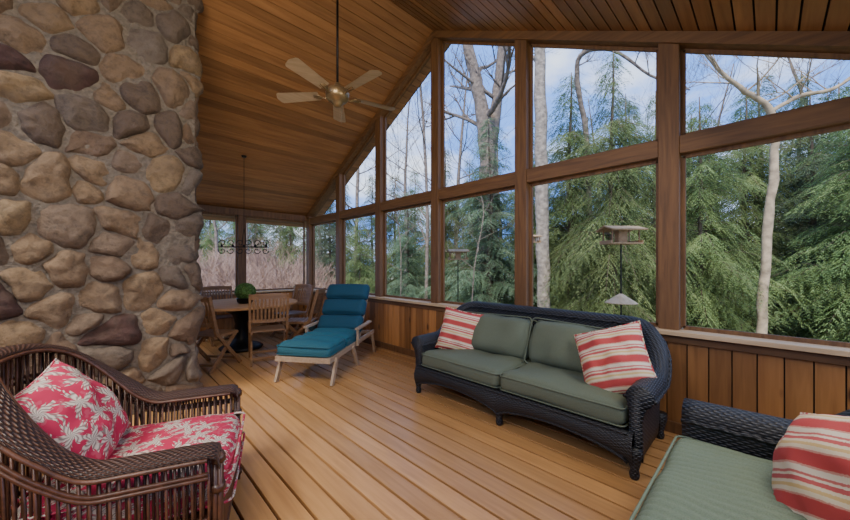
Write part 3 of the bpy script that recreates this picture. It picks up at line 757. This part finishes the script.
# ---------------------------------------------------------------- outdoors
GZ=-.7
mb=MB();mb.grid(40,40,lambda u,v:(-50+110*u,-50+120*v,GZ+.15*noise.noise(Vector((u*20,v*20,0)))))
g=mb.build('ground',M_gnd,kind='structure',smooth=True)
def conifer(seed,H,Rd,mat,nm,label,dens=1.0,droop=.5,tw=1.0):
    r=random.Random(seed);e=thing(nm,label,'tree')
    mb=MB();pts=[(0.03*math.sin(k),.03*math.cos(k*1.3),H*k/8) for k in range(9)];mb.tube(pts,[.10*(1-k/8.3)*H/8+.01 for k in range(9)],8);mb.build('trunk',M_barkd,e,smooth=True)
    mb=MB();mt=MB();z=.1
    while z<H*.99:
        f=z/H;L0=Rd*(1-f)**.66*(.8+.2*math.sin(z*2.3+seed));nb=int((8 if f<.7 else 7)*dens)
        for b2 in range(nb):
            a=r.uniform(0,6.283);L=max(.2,L0*r.uniform(.5,1.25));dr=droop*r.uniform(.7,1.6)
            d=Vector((math.cos(a),math.sin(a),0));zz=z+r.uniform(-.15,.15)
            def bp(t):return d*(L*t)+Vector((0,0,zz+.22*L*math.sin(t*2.2)-dr*L*t*t))
            if L>.6:mt.tube([bp(0),bp(.4),bp(.9)],[.016,.010,.003],3,cap=False)
            nt=max(3,int(L/.090))
            sd=Vector((-d.y,d.x,0));br=r.uniform(-.8,.45)
            for k in range(1,nt+1):
                t=.06+.94*k/nt;c=bp(t);tl=(.16+.38*L*(1-t)**.8*.8)*r.uniform(.6,1.3)*tw
                for sg in (-1,1):
                    td=(sd*sg*.8+d*r.uniform(.3,1.1)+Vector((0,0,-r.uniform(.2,1.1)*droop*2.2))).normalized()
                    n=td.cross(Vector((0,0,1))).normalized()
                    m=max(2,int(tl/.05));mb.tint=max(-1,min(1,br+r.uniform(-.3,.3)))
                    for q in range(m):
                        u=(q+.5)/m;base_=c+td*(tl*u)-Vector((0,0,.45*tl*u*u))
                        for s2 in (-1,1):
                            ld=(td*.9+n*s2*.5+Vector((0,0,r.uniform(-.6,.1)))).normalized()
                            wv=ld.cross(Vector((r.uniform(-.6,.6),r.uniform(-.6,.6),1))).normalized()*.0085
                            ll=.092*(1.25-.5*u)
                            i=[mb.pt(base_-wv),mb.pt(base_+wv),mb.pt(base_+ld*ll)];mb.face(i)
        z+=r.uniform(.15,.235)
    mt.build('branches',M_barkd,e);mb.build('needles',mat,e)
    return e
h1=conifer(1,8.5,2.4,M_hem,'hemlock_tree','feathery green hemlock with drooping branches outside porch',1.1,.6)
h2=conifer(2,7.5,2.3,M_hem,'hemlock_tree','dense green hemlock in the garden hedge',1.1,.45,1.1)
h3=conifer(3,8.0,2.2,M_spr,'spruce_tree','blue green spruce with layered needle branches',1.2,.32,.9)
T=[h1,h2,h3]
print('needle faces',[len(c.data.polygons) for t in T for c in t.children])
def gp(px,d):
    p=P(px,265,d);return (p.x,p.y,GZ)
place_first=set()
def tree(k,px,d,sc,rz):
    e=T[k];sx=R.uniform(.9,1.3);s3=(sc*sx,sc*sx,sc*R.uniform(.92,1.06))
    if k not in place_first:
        place_first.add(k);e.location=gp(px,d);e.rotation_euler=(0,0,rz);e.scale=s3
    else:dup(e,gp(px,d),rz,s3)
spec=[(0,612,7.8,.88),(1,700,7.6,.80),(1,862,6.6,.85),(2,812,8.6,.88),(2,490,9.8,.78),(0,570,10.8,.98),(1,655,10.5,1.0),(0,745,9.4,.88),
(2,408,11.0,.58),(0,445,13,.78),(1,530,12.5,.9),(1,360,14,.6),(0,905,8.0,1.05),(0,970,6.5,1.0),(2,625,13.5,1.15),(1,700,12.5,1.1),(0,800,12,1.0),(2,760,14.5,1.25),
(1,480,14.5,.9),(0,395,16.5,.8),(2,330,17,.72),(1,575,15.5,1.15),(0,530,17,1.1),(0,880,12,1.2),(1,440,17.5,.9),(0,290,21,.75),(1,255,25,.85),(2,372,20,1.0),(1,215,27,.85),(0,630,18.5,1.3),(1,1030,8,1.1),
(0,345,24,1.0),(1,310,27,1.1),(0,235,31,1.2),(2,280,30,1.2),(0,190,33,1.3),(1,415,22,1.1),(0,470,21,1.1),(2,840,15,1.3),(1,690,17,1.35),(2,325,34,1.4),(1,260,37,1.4),(0,210,40,1.5)]
for k,px,d,sc in spec:tree(k,px,d,sc,R.uniform(0,6.28))
def bare(name,label,trunk,radii,mat,seed,levels=4,nb=(3,5),spread=.7,blen=.55,n0=7,start=.35,thin=1.0):
    r=random.Random(seed);e=thing(name,label,'tree',trunk[0]);o=Vector(trunk[0])
    pts=[Vector(p)-o for p in trunk]
    mb=MB();sp=[];sr=[]
    for k in range(len(pts)-1):
        for q in range(5):
            t=q/5;a=pts[max(k-1,0)];b2=pts[k];c=pts[k+1];dd=pts[min(k+2,len(pts)-1)]
            pz=.5*((2*b2)+(c-a)*t+(2*a-5*b2+4*c-dd)*t*t+(3*b2-3*c+dd-a)*t**3)
            rr_=radii[k]*(1-t)+radii[k+1]*t
            if k+q>0:pz=pz+Vector((r.uniform(-1,1),r.uniform(-1,1),0))*min(.03,rr_*.25)
            sp.append(pz);sr.append(rr_*r.uniform(.92,1.08))
    sp.append(pts[-1]);sr.append(radii[-1]);mb.tube(sp,sr,10);mb.build('trunk',mat,e,smooth=True)
    mb=MB()
    def rec(p,d,L,rad,lv):
        q=p.copy();dd=d.copy();ps=[q.copy()];n=5
        for k in range(n):
            dd=(dd+Vector((r.uniform(-1,1),r.uniform(-1,1),r.uniform(-.6,1)))*.2).normalized();q=q+dd*L/n;ps.append(q.copy())
        rs=[rad*(1-.65*k/n) for k in range(n+1)]
        mb.tube(ps,rs,6 if rad>.02 else 4,cap=False)
        if lv>0:
            for k in range(r.randint(*nb)):
                i=r.randint(1,n);ax=Vector((r.uniform(-1,1),r.uniform(-1,1),r.uniform(-.2,1))).normalized()
                nd_=(dd*(1-spread*.6)+ax*spread).normalized();rec(ps[i],nd_,L*r.uniform(.45,.75),max(.0035*thin,rs[i]*.6),lv-1)
    for k in range(n0):
        i=int((start+(1-start)*k/max(1,n0-1))*(len(sp)-1));a=r.uniform(0,6.283)
        d=Vector((math.cos(a),math.sin(a),r.uniform(.3,1.1))).normalized()
        tot=(pts[-1]-pts[0]).length
        rec(sp[i],d,tot*blen*r.uniform(.35,.6),max(.008,sr[i]*.42),levels-1)
    mb.build('branches',mat,e,smooth=True);return e
def GP(px,d,z=GZ):
    p=P(px,265,d);return Vector((p.x,p.y,z))
bare('maple_tree','tall bare tree with thick grey trunk splitting upward',[GP(486,11),P(487,200,11),P(486,140,11),P(478,90,11),P(466,40,11),P(455,-40,11)],[.36,.29,.26,.2,.17,.1],M_bark,11,blen=.4,n0=6,start=.5)
bare('maple_tree','tall bare grey tree rising beside its forked neighbour',[GP(492,11.1),P(490,200,11.1),P(490,150,11.1),P(497,100,11.1),P(503,40,11.1),P(512,-40,11)],[.3,.25,.22,.18,.15,.1],M_bark,12,blen=.4,n0=6,start=.5)
bare('maple_tree','straight pale grey bare tree trunk near the feeders',[GP(545,8.3),P(543,250,8.3),P(541,150,8.3),P(540,60,8.3),P(536,-60,8.3)],[.17,.16,.15,.14,.12],M_barkg,13,blen=.3,n0=5,start=.7)
bare('maple_tree','bare tree with a long arching branch',[GP(590,10.5),P(588,150,10.5),P(578,90,10.3),P(580,56,10),P(612,50,9.6),P(650,75,9.2),P(690,90,9)],[.09,.085,.08,.07,.05,.035,.015],M_bark,14,blen=.4,n0=11,start=.45)
bare('birch_tree','slender pale leaning tree with forked bare crown',[GP(758,6.2),P(762,320,6.2),P(768,235,6.2),P(775,150,6.2),P(768,108,6.2),P(740,88,6.2),P(712,62,6.2),P(690,30,6.2)],[.08,.075,.07,.065,.055,.04,.028,.015],M_barkp,15,blen=.34,n0=12,start=.6,nb=(2,4))
bare('birch_tree','pale bare limb forked off the leaning slender tree',[P(770,112,6.2),P(800,96,6.1),P(835,88,6.0),P(870,60,6.0),P(900,20,6.0)],[.04,.036,.032,.025,.015],M_barkp,16,blen=.7,n0=10,start=.2,nb=(2,4))
for px,d,s in ((405,15,21),(355,16,23),(455,15.5,24),(600,17,25),(665,14,26),(720,16.5,27),(590,20,29),(850,14,31),(320,23,32),(745,20,33),(500,19,34),(245,24,35),(290,26,36),(215,22,37),(425,10.5,38),(800,12.5,40)):
    rr=random.Random(s);hh=rr.uniform(9,13);b0=GP(px,d)
    bare('maple_tree','bare leafless tree in the woods behind the conifers',[b0,b0+Vector((.1,0,hh*.3)),b0+Vector((rr.uniform(-.3,.3),rr.uniform(-.3,.3),hh*.65)),b0+Vector((rr.uniform(-.6,.6),rr.uniform(-.6,.6),hh))],[.13,.10,.065,.02] if d>12 else [.06,.055,.04,.015],M_bark,s,blen=.5,n0=11,start=.3,levels=4,nb=(3,4))
for px,d,s in ((470,8.5,51),(400,9.5,56)):
    rr=random.Random(s);hh=rr.uniform(4.5,6.0);b0=GP(px,d)
    bare('bare_sapling','thin leafless sapling with fine tangled twigs',[b0,b0+Vector((rr.uniform(-.2,.2),rr.uniform(-.2,.2),hh*.4)),b0+Vector((rr.uniform(-.4,.4),rr.uniform(-.4,.4),hh*.75)),b0+Vector((rr.uniform(-.7,.7),rr.uniform(-.7,.7),hh))],[.016,.013,.009,.004],M_bark,s,blen=.55,n0=10,start=.3,levels=3,nb=(3,4),thin=.8)
def shrub(seed):
    r=random.Random(seed);e=thing('garden_shrub','bare reddish brown twiggy shrub in the garden','shrub');mb=MB()
    def rec(p,d,L,rad,lv):
        q=p+d*L;mb.tube([p,(p+q)/2+Vector((r.uniform(-1,1),r.uniform(-1,1),0))*.06*L,q],[rad,rad*.8,rad*.5],3,cap=False)
        if lv:
            for k in range(4):rec(p+(q-p)*r.uniform(.3,1),(d+Vector((r.uniform(-1,1),r.uniform(-1,1),r.uniform(-.4,.8)))*.8).normalized(),L*.62,rad*.7,lv-1)
    for k in range(22):
        a=r.uniform(0,6.28);rec(Vector((math.cos(a)*.2,math.sin(a)*.2,0)),Vector((math.cos(a)*.7,math.sin(a)*.7,r.uniform(.5,1.6))).normalized(),r.uniform(.7,1.2),.014,3)
    mb.build('twigs',M_redtwig,e);return e
sh=shrub(5);sh.location=gp(225,12)
for px,d,sc in ((250,13,1.3),(298,13,1.3),(240,17,1.7),(285,18,1.8),(215,19,1.9),(320,15,1.1),(262,21,2.1),(190,16,1.6)):dup(sh,gp(px,d),R.uniform(0,6.28),sc)
# bird feeders
def feeder(loc,w,label,baf):
    e=thing('bird_feeder',label,'bird feeder',(loc.x,loc.y,GZ),math.radians(-40))
    z=loc.z-GZ
    mb=MB();mb.box((-w/2,-w*.3,z-.015),(w/2,w*.3,z));mb.box((-w/2,-w*.3,z),(-w/2+.012,w*.3,z+.03));mb.box((w/2-.012,-w*.3,z),(w/2,w*.3,z+.03));mb.box((-w*.14,-w*.10,z),(w*.14,w*.10,z+w*.38));mb.build('feeder_box',M_feed,e)
    mb=MB();h=z+w*.38
    for sg in (-1,1):
        mb.beam((0,0,h+w*.13),(0,sg*w*.42,h),w*1.1,.016,up=(0,0,1))
    mb.build('roof',M_feed,e)
    mb=MB()
    for x in (-w*.42,w*.42):
        for y in (-w*.22,w*.22):mb.tube([(x,y,z),(x,y,h+.02)],.008,5)
    mb.build('roof_posts',M_teak_dark,e)
    mb=MB();mb.tube([(0,0,0),(0,0,z)],.009,8);mb.build('pole',M_iron,e)
    if baf:
        mb=MB();zb=baf-GZ;mb.lathe([(.19,zb-.09),(.18,zb-.08),(.09,zb-.02),(.02,zb+.03),(.015,zb+.03)],n=20);mb.build('baffle',M_sill,e,smooth=True)
    return e
q=P(621,243,4.3);feeder(q,.42,'wooden house shaped bird feeder on a pole with cone baffle',P(0,296,4.3).z)
q=P(458,259,6.5);feeder(q,.36,'small wooden roofed bird feeder on a thin black pole',None)
q=P(533,242,6.5);feeder(q,.26,'little wooden bird feeder partly hidden behind a post',None)
# ---------------------------------------------------------------- light
w=bpy.data.worlds.new('sky');bpy.context.scene.world=w;w.use_nodes=True;nt=w.node_tree;bg=nt.nodes['Background']
tc=nd(nt,'ShaderNodeTexCoord');mp=nd(nt,'ShaderNodeMapping');mp.inputs['Scale'].default_value=(1,1,2.2);nt.links.new(tc.outputs['Generated'],mp.inputs['Vector'])
nz=nd(nt,'ShaderNodeTexNoise');nz.inputs['Scale'].default_value=3.2;nz.inputs['Detail'].default_value=8;nz.inputs['Roughness'].default_value=.55;nt.links.new(mp.outputs[0],nz.inputs['Vector'])
c=ramp(nt,nz.outputs['Fac'],[(.46,(.14,.34,.92)),(.66,(.80,.88,1.0))]);nt.links.new(c,bg.inputs['Color']);bg.inputs['Strength'].default_value=2.4
sun=bpy.data.lights.new('sun','SUN');sun.energy=5.4;sun.angle=math.radians(25);sun.color=(1,.94,.84);so=bpy.data.objects.new('sun',sun);col.objects.link(so)
so.rotation_euler=Vector((.6,.3,-.85)).to_track_quat('-Z','Y').to_euler()
def area(name,loc,tgt,size,e,c=(1,.91,.80)):
    l=bpy.data.lights.new(name,'AREA');l.energy=e;l.size=size;l.color=c;o=bpy.data.objects.new(name,l);col.objects.link(o);o.location=loc
    o.rotation_euler=(Vector(tgt)-Vector(loc)).to_track_quat('-Z','Y').to_euler();return o
area('fill_light_soft',(-1.3,-.3,2.9),(2.2,3.2,.8),1.6,82)  # added fill lights to brighten the interior, not fixtures of the porch
area('fill_light_soft',(-.2,1.4,3.4),(2.0,5.0,.8),1.2,75)  # added fill from high up, towards the dining end
area('fill_light_soft',(2.2,-.4,2.3),(.4,2.6,.2),1.0,34)  # added weak fill towards the armchair side
cam=bpy.data.cameras.new('camera');cam.sensor_width=36;cam.lens=F/850*36;cam.shift_y=5/850;cam.clip_start=.05;cam.clip_end=300
co=bpy.data.objects.new('camera',cam);col.objects.link(co);co.location=(0,0,CH);co.rotation_euler=(math.radians(90),0,-YAW)
bpy.context.scene.camera=co
